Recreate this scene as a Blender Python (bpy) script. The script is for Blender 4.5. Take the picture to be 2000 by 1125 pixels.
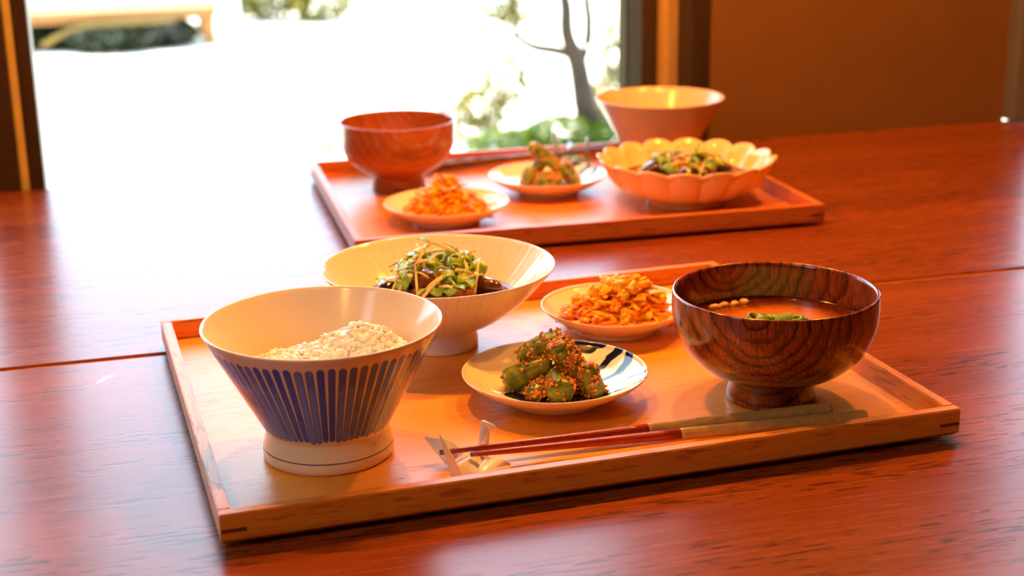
import bpy, bmesh, math, random
from mathutils import Vector, Matrix, Euler, noise
random.seed(7)
PI = math.pi
SC = bpy.context.scene
C = SC.collection
for o in list(bpy.data.objects):
    bpy.data.objects.remove(o)

# ------------------------------------------------------------------ camera
cam_d = bpy.data.cameras.new('camera')
cam = bpy.data.objects.new('camera', cam_d); C.objects.link(cam)
cam_d.sensor_width = 36.0
cam_d.lens = 36.0 * 2913.43 / 2000.0
cam_d.clip_start = 0.02
R_ = Vector((0.96474012, -0.26270099, -0.01626926))
U_ = Vector((0.09094109, 0.27468956, 0.95722273))
F_ = Vector((0.24699437, 0.92495072, -0.28889436))
cam.matrix_world = Matrix(((R_.x, U_.x, -F_.x, 0.0), (R_.y, U_.y, -F_.y, 0.0), (R_.z, U_.z, -F_.z, 0.31956), (0, 0, 0, 1)))
cam_d.dof.use_dof = True
cam_d.dof.focus_distance = 0.83
cam_d.dof.aperture_fstop = 8.0
SC.camera = cam

# ------------------------------------------------------------------ sky, sun, exposure
w = bpy.data.worlds.new('sky'); SC.world = w; w.use_nodes = True
bg = w.node_tree.nodes['Background']
bg.inputs['Color'].default_value = (0.56, 0.77, 1.0, 1)
bg.inputs['Strength'].default_value = 6.6
sun_d = bpy.data.lights.new('sun', 'SUN'); sun = bpy.data.objects.new('sun', sun_d); C.objects.link(sun)
sun_d.energy = 22.0; sun_d.angle = 0.01; sun_d.color = (1, 0.88, 0.66)
sun.location = (-3, 6, 8)
sun.rotation_euler = Vector((0.35, -0.42, -0.85)).to_track_quat('-Z', 'Y').to_euler()
vs = SC.view_settings
vs.view_transform = 'Standard'; vs.look = 'None'; vs.gamma = 1.0; vs.use_curve_mapping = False
vs.exposure = 0.0
LAMP_COL = (1.0, 0.37, 0.05)
LAMP_W = 16.0

# ------------------------------------------------------------------ node helpers
class Ex:
    """A socket with arithmetic, so procedural patterns read as formulas."""
    def __init__(s, m, sock): s.m, s.s = m, sock
    def _b(s, op, o, rev=False):
        a, b = (o, s) if rev else (s, o)
        return s.m.math(op, a, b)
    def __add__(s, o): return s._b('ADD', o)
    def __radd__(s, o): return s._b('ADD', o, True)
    def __sub__(s, o): return s._b('SUBTRACT', o)
    def __rsub__(s, o): return s._b('SUBTRACT', o, True)
    def __mul__(s, o): return s._b('MULTIPLY', o)
    def __rmul__(s, o): return s._b('MULTIPLY', o, True)
    def __truediv__(s, o): return s._b('DIVIDE', o)
    def __rtruediv__(s, o): return s._b('DIVIDE', o, True)

class Mat:
    def __init__(s, name):
        s.mat = bpy.data.materials.new(name); s.mat.use_nodes = True
        s.t = s.mat.node_tree; s.n = s.t.nodes; s.l = s.t.links
        s.b = s.n['Principled BSDF']
    def new(s, t): return s.n.new(t)
    def put(s, inp, v):
        if isinstance(v, Ex): s.l.new(v.s, inp)
        elif isinstance(v, bpy.types.NodeSocket): s.l.new(v, inp)
        else: inp.default_value = v
    def math(s, op, a, b=None, c=None):
        n = s.new('ShaderNodeMath'); n.operation = op
        s.put(n.inputs[0], a)
        if b is not None: s.put(n.inputs[1], b)
        if c is not None: s.put(n.inputs[2], c)
        return Ex(s, n.outputs[0])
    def coords(s):
        n = s.new('ShaderNodeTexCoord'); sp = s.new('ShaderNodeSeparateXYZ')
        s.l.new(n.outputs['Object'], sp.inputs[0])
        return Ex(s, sp.outputs[0]), Ex(s, sp.outputs[1]), Ex(s, sp.outputs[2])
    def vec(s, x, y, z):
        n = s.new('ShaderNodeCombineXYZ')
        for i, v in enumerate((x, y, z)): s.put(n.inputs[i], v)
        return n.outputs[0]
    def noise(s, v, scale=1.0, detail=3.0, rough=0.55, dist=0.0):
        n = s.new('ShaderNodeTexNoise')
        if v is not None: s.l.new(v, n.inputs['Vector'])
        n.inputs['Scale'].default_value = scale; n.inputs['Detail'].default_value = detail
        n.inputs['Roughness'].default_value = rough; n.inputs['Distortion'].default_value = dist
        return Ex(s, n.outputs['Fac'])
    def smooth(s, x, a, b):
        n = s.new('ShaderNodeMapRange'); n.interpolation_type = 'SMOOTHSTEP'
        s.put(n.inputs[0], x); n.inputs[1].default_value = a; n.inputs[2].default_value = b
        n.inputs[3].default_value = 0.0; n.inputs[4].default_value = 1.0
        return Ex(s, n.outputs[0])
    def mix(s, f, a, b):
        n = s.new('ShaderNodeMix'); n.data_type = 'RGBA'
        s.put(n.inputs[0], f)
        for i, v in ((6, a), (7, b)):
            if isinstance(v, tuple): n.inputs[i].default_value = v if len(v) == 4 else (*v, 1)
            else: s.put(n.inputs[i], v)
        return n.outputs[2]
    def color(s, v):
        if isinstance(v, tuple): s.b.inputs['Base Color'].default_value = (*v, 1)
        else: s.put(s.b.inputs['Base Color'], v)
    def set(s, **k):
        names = dict(rough='Roughness', spec='Specular IOR Level', coat='Coat Weight', coat_rough='Coat Roughness', metal='Metallic',
                     sss='Subsurface Weight', sss_scale='Subsurface Scale', trans='Transmission Weight', ior='IOR', emit='Emission Strength')
        for q, v in k.items(): s.put(s.b.inputs[names[q]], v)
        return s
    def bump(s, h, strength=0.3, dist=0.001):
        n = s.new('ShaderNodeBump'); n.inputs['Strength'].default_value = strength; n.inputs['Distance'].default_value = dist
        s.put(n.inputs['Height'], h); s.l.new(n.outputs[0], s.b.inputs['Normal'])

def plain(name, col, rough=0.5, var=0.0, scale=60.0, **k):
    m = Mat(name)
    if var:
        x, y, z = m.coords()
        f = m.noise(m.vec(x, y, z), scale, 3)
        m.color(m.mix(m.smooth(f, .3, .7), tuple(c * (1 - var) for c in col), tuple(min(1, c * (1 + var)) for c in col)))
    else: m.color(col)
    m.set(rough=rough, **k)
    return m.mat

def wood(name, c1, c2, pore, axis=0, fine=900.0, pore_amt=0.8, rough=0.4, rough_var=0.1, bump=0.25, coat=0.0, coat_rough=0.2, tone=14.0, stretch=22.0, pore_scale=700., off=0.0, spec=.45, mark=None, pt=(.60, .70)):
    """Straight-grained timber: broad tone, fibre streaks and short dark pores running along `axis`."""
    m = Mat(name)
    c = list(m.coords())
    c[axis] = c[axis] * (1.0 / stretch)
    v = m.vec(c[0] + off, c[1] + off * .7, c[2])
    d = list(m.coords()); d[axis] = d[axis] * (1.0 / 9.0); vp = m.vec(d[0] + off, d[1], d[2] + off)
    t = m.noise(v, tone, 4, .6, 1.2)
    f = m.noise(v, fine * .33, 4, .65)
    p = m.smooth(m.noise(vp, pore_scale, 2, .5), *pt) * m.smooth(m.noise(v, tone * 3, 2), .35, .6)
    base = m.mix(m.smooth(t * .6 + f * .4, .36, .64), c1, c2)
    col = m.mix(p * pore_amt, base, pore)
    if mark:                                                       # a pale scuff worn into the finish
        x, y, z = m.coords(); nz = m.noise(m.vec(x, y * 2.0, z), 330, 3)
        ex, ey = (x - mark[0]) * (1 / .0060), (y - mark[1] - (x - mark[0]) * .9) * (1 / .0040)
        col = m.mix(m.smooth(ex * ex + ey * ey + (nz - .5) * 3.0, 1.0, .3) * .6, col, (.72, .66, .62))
    m.color(col)
    m.set(spec=spec, rough=rough + (f - .5) * rough_var, coat=coat, coat_rough=coat_rough)
    if bump: m.bump(f * .5 - p * 1.2 + t * .3, bump, .0006)
    return m.mat

# ------------------------------------------------------------------ mesh helpers
def mesh(name, verts, faces, smooth=True, fix=False):
    me = bpy.data.meshes.new(name)
    me.from_pydata([tuple(v) for v in verts], [], faces); me.update()
    if fix:
        bm = bmesh.new(); bm.from_mesh(me); bmesh.ops.recalc_face_normals(bm, faces=bm.faces); bm.to_mesh(me); bm.free()
    if smooth: me.polygons.foreach_set('use_smooth', [True] * len(me.polygons))
    return me
def link(name, me, mat, parent=None, loc=(0, 0, 0), rot=(0, 0, 0), scale=None):
    o = bpy.data.objects.new(name, me); C.objects.link(o)
    if mat is not None and not me.materials: me.materials.append(mat)
    o.location = loc; o.rotation_euler = rot
    if scale: o.scale = scale
    if parent: o.parent = parent
    return o
def thing(name, label, cat, loc=(0, 0, 0), rz=0.0, group=None):
    o = bpy.data.objects.new(name, None); C.objects.link(o); o.empty_display_size = .02
    o.location = loc; o.rotation_euler = (0, 0, rz)
    return tag(o, label, cat, group)
def tag(o, label=None, cat=None, group=None, kind=None):
    if label: o['label'] = label
    if cat: o['category'] = cat
    if group: o['group'] = group
    if kind: o['kind'] = kind
    return o
def struct(o, label=None, cat=None):
    return tag(o, label, cat, None, 'structure')

def lathe(prof, seg=96, rfun=None, zfun=None, close=False):
    """Revolve [(r,z)]; r=0 ends become poles. rfun(r,z,a,i), zfun(...) reshape the ring."""
    V, F, rings = [], [], []
    for i, (r, z) in enumerate(prof):
        if r < 1e-7:
            rings.append([len(V)]); V.append((0, 0, z))
        else:
            ring = []
            for k in range(seg):
                a = 2 * PI * k / seg
                rr = rfun(r, z, a, i) if rfun else r
                zz = zfun(r, z, a, i) if zfun else z
                ring.append(len(V)); V.append((rr * math.cos(a), rr * math.sin(a), zz))
            rings.append(ring)
    for A, B in zip(rings, rings[1:]):
        if len(A) == 1 and len(B) == 1: continue
        for k in range(seg):
            j = (k + 1) % seg
            if len(A) == 1: F.append((A[0], B[j], B[k]))
            elif len(B) == 1: F.append((A[k], A[j], B[0]))
            else: F.append((A[k], A[j], B[j], B[k]))
    return V, F
def spline(pts, n):
    """Catmull-Rom through points (any dimension)."""
    P = [Vector(p) for p in pts]; out = []
    for i in range(len(P) - 1):
        p0, p1, p2, p3 = P[max(i - 1, 0)], P[i], P[i + 1], P[min(i + 2, len(P) - 1)]
        for k in range(n):
            t = k / n
            out.append(.5 * ((2 * p1) + (p2 - p0) * t + (2 * p0 - 5 * p1 + 4 * p2 - p3) * t * t + (3 * p1 - p0 - 3 * p2 + p3) * t ** 3))
    out.append(P[-1]); return out
def prof(pts, n=5): return [(max(p[0], 0), p[1]) for p in spline([(a, b) for a, b in pts], n)]
def tube(path, radii, seg=8, flat=1.0, cap=True, up=(0, 0, 1), V=None, F=None):
    V = [] if V is None else V; F = [] if F is None else F
    P = [Vector(p) for p in path]; n = len(P); rings = []
    for i in range(n):
        t = (P[min(i + 1, n - 1)] - P[max(i - 1, 0)]).normalized()
        u = Vector(up)
        if abs(t.dot(u)) > .95: u = Vector((1, 0, 0))
        s = t.cross(u).normalized(); u = s.cross(t)
        r = radii[i] if hasattr(radii, '__len__') else radii
        ring = []
        for k in range(seg):
            a = 2 * PI * (k + .5) / seg
            ring.append(len(V)); V.append(P[i] + s * math.cos(a) * r + u * math.sin(a) * r * flat)
        rings.append(ring)
    for A, B in zip(rings, rings[1:]):
        for k in range(seg):
            j = (k + 1) % seg; F.append((A[k], A[j], B[j], B[k]))
    if cap:
        F.append(tuple(reversed(rings[0]))); F.append(tuple(rings[-1]))
    return V, F
def boxes(lst, bevel=0.0, seg=2):
    bm = bmesh.new()
    for (x0, x1, y0, y1, z0, z1) in lst:
        r = bmesh.ops.create_cube(bm, size=1)
        bmesh.ops.scale(bm, vec=(x1 - x0, y1 - y0, z1 - z0), verts=r['verts'])
        bmesh.ops.translate(bm, vec=((x0 + x1) / 2, (y0 + y1) / 2, (z0 + z1) / 2), verts=r['verts'])
    if bevel: bmesh.ops.bevel(bm, geom=bm.edges[:], offset=bevel, segments=seg, affect='EDGES', profile=.6)
    me = bpy.data.meshes.new('box'); bm.to_mesh(me); bm.free()
    return me
def hull(pts, bevel=0.0, seg=3, smooth=True):
    bm = bmesh.new()
    for p in pts: bm.verts.new(p)
    bmesh.ops.convex_hull(bm, input=bm.verts[:])
    bmesh.ops.delete(bm, geom=[v for v in bm.verts if not v.link_faces], context='VERTS')
    bmesh.ops.dissolve_limit(bm, angle_limit=.05, verts=bm.verts[:], edges=bm.edges[:])
    if bevel: bmesh.ops.bevel(bm, geom=bm.edges[:], offset=bevel, segments=seg, affect='EDGES', profile=.5, clamp_overlap=True)
    bmesh.ops.recalc_face_normals(bm, faces=bm.faces)
    me = bpy.data.meshes.new('hull'); bm.to_mesh(me); bm.free()
    if smooth: me.polygons.foreach_set('use_smooth', [True] * len(me.polygons))
    return me
_ico = {}
def ico(sub):
    if sub not in _ico:
        bm = bmesh.new(); bmesh.ops.create_icosphere(bm, subdivisions=sub, radius=1)
        bm.verts.ensure_lookup_table()
        _ico[sub] = ([v.co.copy() for v in bm.verts], [tuple(v.index for v in f.verts) for f in bm.faces]); bm.free()
    return _ico[sub]
def add_blob(V, F, M, sub=1, amp=0.0, freq=1.0, seed=0.0):
    vs_, fs_ = ico(sub); b = len(V)
    for v in vs_:
        k = 1 + amp * noise.noise(v * freq + Vector((seed, seed * 1.7, -seed))) if amp else 1
        V.append(M @ (v * k))
    for f in fs_: F.append(tuple(b + i for i in f))
def TRS(loc, rot, sc):
    return Matrix.Translation(loc) @ Euler(rot).to_matrix().to_4x4() @ Matrix.Diagonal((*sc, 1))
RX = Vector((.9649, -.2628, 0)); DY = Vector((.2628, .9649, 0))     # image right / into the picture, on the table plane
def rd(r, d, z): return RX * r + DY * d + Vector((0, 0, z))

# ------------------------------------------------------------------ materials of the place
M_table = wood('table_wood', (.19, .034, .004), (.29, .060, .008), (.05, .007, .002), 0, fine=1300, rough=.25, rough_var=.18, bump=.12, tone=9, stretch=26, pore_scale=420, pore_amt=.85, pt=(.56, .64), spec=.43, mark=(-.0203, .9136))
M_tableleg = wood('table_leg_wood', (.34, .052, .012), (.46, .09, .022), (.1, .015, .006), 2, rough=.4)
M_plaster = plain('ochre_plaster', (.165, .068, .014), .9, .06, 9.)
M_floor = wood('floor_boards', (.30, .13, .06), (.40, .19, .09), (.12, .05, .02), 0, rough=.4, tone=5)
M_ceiling = plain('ceiling_paint', (.40, .27, .16), .9, .03, 3.)
M_dark = wood('dark_frame_wood', (.030, .016, .010), (.050, .026, .014), (.01, .006, .004), 2, rough=.45)
M_ochre = wood('pale_stile_wood', (.46, .27, .09), (.58, .36, .13), (.3, .15, .05), 2, rough=.35)
M_brass = plain('bronze_track', (.72, .55, .24), .35, .05, 40., metal=.2)
M_grey = wood('weathered_grey_jamb', (.10, .095, .10), (.15, .14, .145), (.05, .045, .05), 2, rough=.6)

# ------------------------------------------------------------------ the room
TOP = 1.15; CEIL = 1.66; FL = -.72; WY = 1.4895
struct(link('floor', boxes([(-1.65, 2.9, -2.3, 1.64, FL - .06, FL)]), M_floor))
struct(link('ceiling', boxes([(-1.7, 3.4, -2.4, 2.62, CEIL, CEIL + .10)]), M_ceiling))
Y1 = 1.61
struct(link('wall_back', boxes([(-1.55, -.95, WY, Y1, FL, CEIL), (.622, .984, WY, Y1, -.05, CEIL), (1.30, 2.9, WY, Y1, FL, CEIL),
       (-.95, 1.30, WY, Y1, TOP, CEIL), (-.95, 1.30, WY + .005, Y1, FL, -.06)]), M_plaster))
LX = -1.55
struct(link('wall_left', boxes([(LX - .1, LX, -2.4, -.36, FL, CEIL), (LX - .1, LX, .20, Y1, FL, CEIL), (LX - .1, LX, -.36, .20, FL, .60), (LX - .1, LX, -.36, .20, 1.5, CEIL)]), M_plaster))
struct(link('wall_right', boxes([(2.9, 3.0, -2.4, Y1, FL, CEIL)]), M_plaster))
struct(link('wall_rear', boxes([(-1.65, 3.0, -2.4, -2.3, FL, CEIL)]), M_plaster))

def glass_mat():
    m = Mat('window_glass'); m.n.remove(m.b)
    out = m.n['Material Output']; tr = m.new('ShaderNodeBsdfTransparent'); gl = m.new('ShaderNodeBsdfGlossy')
    tr.inputs[0].default_value = (.97, .99, .98, 1); gl.inputs['Roughness'].default_value = .02
    fr = m.new('ShaderNodeFresnel'); fr.inputs[0].default_value = 1.35
    mx = m.new('ShaderNodeMixShader'); m.l.new(fr.outputs[0], mx.inputs[0]); m.l.new(tr.outputs[0], mx.inputs[1]); m.l.new(gl.outputs[0], mx.inputs[2])
    m.l.new(mx.outputs[0], out.inputs[0]); return m.mat
M_glass = glass_mat()
def window(name, x0, x1):
    e = bpy.data.objects.new(name, None); C.objects.link(e); struct(e)
    link('pane', boxes([(x0, x1, 1.566, 1.570, -.055, TOP)]), M_glass, e)
    link('sill', boxes([(x0 - .04, x1 + .04, WY + .004, 1.64, -.085, -.055)], .002), M_dark, e)
    link('head', boxes([(x0 - .04, x1 + .04, 1.50, 1.60, TOP - .03, TOP)], .002), M_dark, e)
    return e
w1 = window('window_1', -.08, .60)
link('jamb', boxes([(-.118, -.0925, 1.4895, 1.54, -.055, TOP)], .002), M_dark, w1)
w4 = window('window_4', -.93, -.125)
link('stile', boxes([(-.132, -.1185, 1.4895, 1.55, -.055, TOP)], .002), M_ochre, w4)
link('jamb', boxes([(-.95, -.92, 1.4895, 1.58, -.055, TOP)], .002), M_dark, w4)
link('track', boxes([(-.0935, -.0855, 1.497, 1.53, -.055, TOP)], .001), M_brass, w1)
link('stile', boxes([(-.0855, -.0705, 1.497, 1.56, -.055, TOP)], .002), M_dark, w1)
link('jamb', boxes([(.599, .6218, 1.4895, 1.575, -.055, TOP)], .002), M_dark, w1)
link('stile', boxes([(.574, .612, 1.527, 1.562, -.055, TOP)], .003), M_ochre, w1)
link('track', boxes([(.5545, .5588, 1.519, 1.563, -.055, TOP)], .0008), bpy.data.materials.get('olive_track') or plain('olive_track', (.055, .036, .008), .9, .05, 40., spec=.1), w1)
link('stile', boxes([(.559, .5735, 1.520, 1.562, -.055, TOP)], .002), M_dark, w1)
link('track', boxes([(.556, .585, 1.573, 1.60, -.055, TOP)], .001), bpy.data.materials['olive_track'], w1)
w2 = window('window_2', 1.02, 1.27)
link('jamb', boxes([(.984, 1.016, 1.470, 1.60, .001, TOP)], .003), M_grey, w2)
link('jamb', boxes([(1.26, 1.30, 1.4895, 1.60, -.055, TOP)], .003), M_grey, w2)

w3 = bpy.data.objects.new('window_3', None); C.objects.link(w3); struct(w3)
link('pane', boxes([(LX - .06, LX - .056, -.36, .20, .60, 1.5)]), M_glass, w3)
link('frame', boxes([(LX - .09, LX + .01, -.36, -.33, .60, 1.5), (LX - .09, LX + .01, .17, .20, .60, 1.5), (LX - .09, LX + .01, -.33, .17, 1.47, 1.5), (LX - .09, LX + .01, -.33, .17, .60, .63)], .002), M_dark, w3)

# ------------------------------------------------------------------ pendant lamps over the table
M_shade = plain('lamp_shade_enamel', (.10, .07, .05), .45, .05, 20.)
def bulb_mat():
    m = Mat('bulb_glow'); m.color((1, .8, .5)); m.put(m.b.inputs['Emission Color'], (1, .62, .25, 1)); m.set(emit=14.0); return m.mat
M_bulb = bulb_mat()
def pendant(x, y, label, watts=LAMP_W, col=LAMP_COL):
    t = thing('pendant_lamp', label, 'lamp', (x, y, .74), group='pendant lamps above the table')
    V, F = lathe([(.092, 0), (.094, .002), (.055, .075), (.028, .105), (.018, .13), (0, .13), (0, .126), (.016, .126), (.025, .103), (.052, .073), (.092, 0)], 48)
    link('lamp_shade', mesh('lamp_shade', V, F), M_shade, t)
    V, F = tube([(0, 0, .13), (0, 0, CEIL - .74)], .003, 8)
    link('cord', mesh('cord', V, F), M_dark, t)
    V, F = lathe([(0, .028), (.010, .03), (.020, .042), (.024, .055), (.020, .072), (.012, .086), (.012, .10), (0, .10)], 24)
    link('bulb', mesh('bulb', V, F), M_bulb, t)
    l = bpy.data.lights.new('bulb_light', 'POINT'); l.energy = watts; l.color = col; l.shadow_soft_size = .013
    lo = bpy.data.objects.new('bulb_light', l); C.objects.link(lo); lo.parent = t; lo.location = (0, 0, .012)
pendant(.10, 1.07, 'dark enamel pendant lamp, leftmost over the table')
pendant(.41, 1.08, 'dark enamel pendant lamp, middle one over the table')
pendant(.72, 1.09, 'dark enamel pendant lamp, rightmost over the table')
pendant(-.32, .22, 'added dark enamel pendant lamp, warm fill near the front left of the table', 6.5, (1.0, .50, .16))  # unseen lamp added as warm fill on the faces towards the camera
# ------------------------------------------------------------------ the table
tb = thing('dining_table', 'long reddish-brown wooden table with a groove between its wide boards', 'table', (0, 0, FL))
H = -FL
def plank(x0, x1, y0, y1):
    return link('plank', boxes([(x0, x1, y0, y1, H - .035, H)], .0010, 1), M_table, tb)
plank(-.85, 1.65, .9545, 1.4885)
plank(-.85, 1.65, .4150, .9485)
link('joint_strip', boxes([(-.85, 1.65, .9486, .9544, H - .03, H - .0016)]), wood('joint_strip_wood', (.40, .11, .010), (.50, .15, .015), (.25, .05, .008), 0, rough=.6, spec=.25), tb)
link('batten', boxes([(-.80, 1.60, .90, 1.0, H - .055, H - .0355)]), M_tableleg, tb)
for x in (-.76, 1.56):
    for y in (.50, 1.40):
        link('leg', boxes([(x - .035, x + .035, y - .035, y + .035, 0, H - .0352)], .004), M_tableleg, tb)
for y in (.50, 1.40):
    link('apron', boxes([(-.724, 1.524, y - .012, y + .012, H - .12, H - .0355)], .002), M_tableleg, tb)

# ------------------------------------------------------------------ trays
T1 = dict(c1=(.68, .225, .020), c2=(.80, .315, .038), pore=(.42, .10, .015))
T2 = dict(c1=(.58, .150, .018), c2=(.68, .205, .030), pore=(.36, .07, .012))
def tray(name, label, loc, yaw, t, group, key):
    W, D, h, z0, tk = .400, .3154, .0186, .0030, .0065
    mx = wood(name + '_rail', axis=0, rough=.38, bump=.2, pore_scale=430, pore_amt=.85, pt=(.55, .62), off=key, **t)
    my = wood(name + '_side_rail', axis=1, rough=.38, bump=.2, pore_scale=430, pore_amt=.85, pt=(.55, .62), off=key + 3, **t)
    mf = wood(name + '_bottom_board', axis=0, rough=.30, rough_var=.22, bump=.22, spec=.42, pore_amt=.12, fine=1500, off=key + 5, c1=tuple(c * 1.08 for c in t['c2']), c2=tuple(min(1, c * 1.2) for c in t['c2']), pore=t['pore'])
    mk = plain(name + '_key', (.16, .035, .012), .5, .1, 300.)
    o = thing(name, label, 'tray', loc, yaw, group)
    ch = .0022
    def rail(nm, x0, x1, y0, y1, m):
        bm = bmesh.new()
        r = bmesh.ops.create_cube(bm, size=1)
        bmesh.ops.scale(bm, vec=(x1 - x0, y1 - y0, h - z0), verts=r['verts']); bmesh.ops.translate(bm, vec=((x0 + x1) / 2, (y0 + y1) / 2, (h + z0) / 2), verts=r['verts'])
        out = [e for e in bm.edges if all(abs(v.co.z - z0) < 1e-5 for v in e.verts) and all(v.co.y < 1e-4 or v.co.y > D - 1e-4 or v.co.x < 1e-4 or v.co.x > W - 1e-4 for v in e.verts)]
        bmesh.ops.bevel(bm, geom=out, offset=ch, segments=1, affect='EDGES')
        top = [e for e in bm.edges if e.calc_length() > .004 and any(v.co.z > z0 + ch + .001 for v in e.verts)]
        bmesh.ops.bevel(bm, geom=top, offset=.0006, segments=2, affect='EDGES')
        me = bpy.data.meshes.new(nm); bm.to_mesh(me); bm.free()
        return link(nm, me, m, o)
    rail('rail', 0, W, 0, tk, mx); rail('rail', 0, W, D - tk, D, mx)
    rail('side_rail', 0, tk, tk, D - tk, my); rail('side_rail', W - tk, W, tk, D - tk, my)
    link('bottom_board', boxes([(tk - .001, W - tk + .001, tk - .001, D - tk + .001, z0, .006)]), mf, o)
    link('base', boxes([(.018, W - .018, .018, D - .018, 0, z0)]), mx, o)
    zc = .0100
    for x0, x1 in ((.0006, .0125), (W - .0125, W - .0006)):
        link('corner_key', boxes([(x0, x1, -.0002, .004, zc - .0009, zc + .0009)]), mk, o)
        link('corner_key', boxes([(x0, x1, D - .004, D + .0002, zc - .0009, zc + .0009)]), mk, o)
    return o
rad = math.radians
tray('serving_tray', 'pale orange wooden tray in front, with the blue-striped rice bowl on it', (.03034, .65156, 0), rad(2.350), T1, 'wooden trays on the table', 0.)
tray('serving_tray', 'reddish wooden tray further back, near the window', (.17348, 1.1261, 0), rad(-1.4226), T2, 'wooden trays on the table', 11.)
ZT = .0061

# ------------------------------------------------------------------ porcelain
def porcelain(name, col=(.86, .80, .70), rough=.12, pattern=None, coat=.0):
    m = Mat(name); m.color(col); m.set(rough=rough, spec=.55)
    if pattern: pattern(m, col)
    return m.mat
def stripes(m, col):
    """67 cobalt brush strokes with round ends around the bowl, and a thin line round the foot."""
    x, y, z = m.coords()
    a = m.math('ARCTAN2', y, x) * (67 / (2 * PI)) + 200.0
    i = m.math('FLOOR', a); u = m.math('ABSOLUTE', (a - i) - .5)
    r = m.math('SQRT', x * x + y * y)
    wn = m.new('ShaderNodeTexWhiteNoise'); wn.noise_dimensions = '1D'; m.l.new(i.s, wn.inputs['W']); rnd = Ex(m, wn.outputs['Value'])
    hw = .470 - m.smooth(z, .018, .066) * .095 + (rnd - .5) * .05
    hgt = z + (rnd - .5) * .0015
    # round caps, measured in metres along the surface
    wd = u * r * (2 * PI / 67)
    half = hw * r * (2 * PI / 67)
    cap_t = m.math('MAXIMUM', hgt - .0650, 0.0); cap_b = m.math('MAXIMUM', .0200 - hgt, 0.0)
    cap = cap_t * .9 + cap_b * .9
    d = m.math('SQRT', wd * wd + cap * cap)
    mask = m.smooth(half - d, -.00012, .00016)
    # only on the outside
    out = m.smooth(r - (z * .5268 + .0232), -.0004, .0002)
    nz = m.noise(m.vec(x, y, z * .3), 420, 3)
    dk = m.smooth(rnd * .8 + nz * .5 - m.smooth(z, .045, .064) * .25, .25, .85)
    blue = m.mix(dk, (.045, .095, .70), (.17, .29, 1.0))
    edge = m.smooth(half - d, .0002, .0009)
    blue = m.mix(edge, (.03, .06, .45), blue)
    ln = m.smooth(m.math('ABSOLUTE', z - .0068), .00045, .0002) * m.smooth(r, .030, .0315)
    c = m.mix(mask * out, col, blue)
    m.color(m.mix(ln, c, (.03, .035, .13)))
def radial_lines(n, c2, w=.10, zmin=.0):
    def f(m, col):
        x, y, z = m.coords()
        a = m.math('ARCTAN2', y, x) * (n / (2 * PI)) + 100.0
        u = m.math('ABSOLUTE', a - m.math('FLOOR', a) - .5)
        nz = m.noise(m.vec(x, y, z), 120, 2)
        m.color(m.mix(m.smooth(u, w, w * .3) * nz * .55 * m.smooth(z, .0125, .0135), col, c2))
        m.bump(m.smooth(u, .02, .5) * m.smooth(z, .0125, .0135), .08, .0012)
    return f
def navy_leaf(m, col):
    """Big navy brush leaves painted on the dish: crescents made of circle differences in the dish plane."""
    x, y, z = m.coords()
    geo = m.new('ShaderNodeNewGeometry'); sp = m.new('ShaderNodeSeparateXYZ'); m.l.new(geo.outputs['Normal'], sp.inputs[0])
    inner = m.smooth(Ex(m, sp.outputs[2]), .15, .3)
    nz = m.noise(m.vec(x, y, z), 300, 2)
    best = None
    for (ax, ay, bx, by, w_) in ((.023, .046, .034, .0375, .0046), (.034, .0385, .0424, .034, .0022), (.0498, .0236, .0420, .0222, .0034), (.0420, .0222, .0346, .0178, .0026),
                                 (.0515, .0155, .0477, .0086, .0027), (.0477, .0086, .0415, .0046, .0030), (.0415, .0046, .0314, .0031, .0018),
                                 (.0515, -.0165, .0419, -.0093, .0012), (.0454, -.0287, .0300, -.0210, .0010),
                                 (-.0260, -.0040, -.0180, -.0130, .0055), (-.0180, -.0130, .0040, -.0175, .0065), (.0040, -.0175, .0220, -.0180, .0065), (.0130, -.0030, .0210, .0080, .0050)):
        dx, dy = bx - ax, by - ay; L2 = dx * dx + dy * dy
        px, py = x - ax, y - ay
        h = m.math('MINIMUM', m.math('MAXIMUM', (px * dx + py * dy) * (1 / L2), 0.0), 1.0)
        ex, ey = px - h * dx, py - h * dy
        d = m.math('SQRT', ex * ex + ey * ey) - w_
        best = d if best is None else m.math('MINIMUM', best, d)
    t = m.smooth(best + (nz - .5) * .0008, .0003, -.0003)
    m.color(m.mix(t * inner, col, m.mix(nz, (.006, .009, .03), (.012, .018, .055))))
P_rice = porcelain('striped_porcelain', (.88, .76, .59), .15, stripes)
P_wide = porcelain('ribbed_porcelain', (.88, .79, .62), .13, radial_lines(60, (.62, .53, .36)))
P_plain = porcelain('ivory_porcelain', (.88, .79, .64), .10)
P_navy = porcelain('navy_leaf_porcelain', (.89, .81, .68), .07, navy_leaf)
P_scal = porcelain('cream_glaze', (.92, .66, .30), .12)
P_rest = porcelain('white_rest_glaze', (.92, .84, .74), .10)
P_restb = porcelain('blue_grey_rest_glaze', (.26, .40, .44), .14)

def bowl_obj(name, label, cat, V, F, mat, loc, group=None):
    o = link(name, mesh(name, V, F), mat, None, loc)
    return tag(o, label, cat, group)

# rice bowl with straight flaring sides
RB = (.0951, .7424, ZT)
V, F = lathe([(0, .0040), (.0290, .0040), (.0305, .0005), (.0335, 0), (.0347, .0012), (.0349, .0040), (.0346, .0075), (.0334, .0120), (.0326, .0152), (.0331, .0168)]
             + prof([(.0336, .0175), (.0440, .0372), (.0545, .0570), (.0622, .0716)], 8) + [(.0630, .0730), (.0629, .0737), (.0623, .0740), (.0616, .0735)]
             + prof([(.0608, .0720), (.0520, .0560), (.0420, .0370), (.0330, .0230), (.0200, .0175), (.0, .0165)], 6), 128)
bowl_obj('rice_bowl', 'white porcelain rice bowl with cobalt blue vertical stripes, on the front tray', 'bowl', V, F, P_rice, RB)

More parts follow.
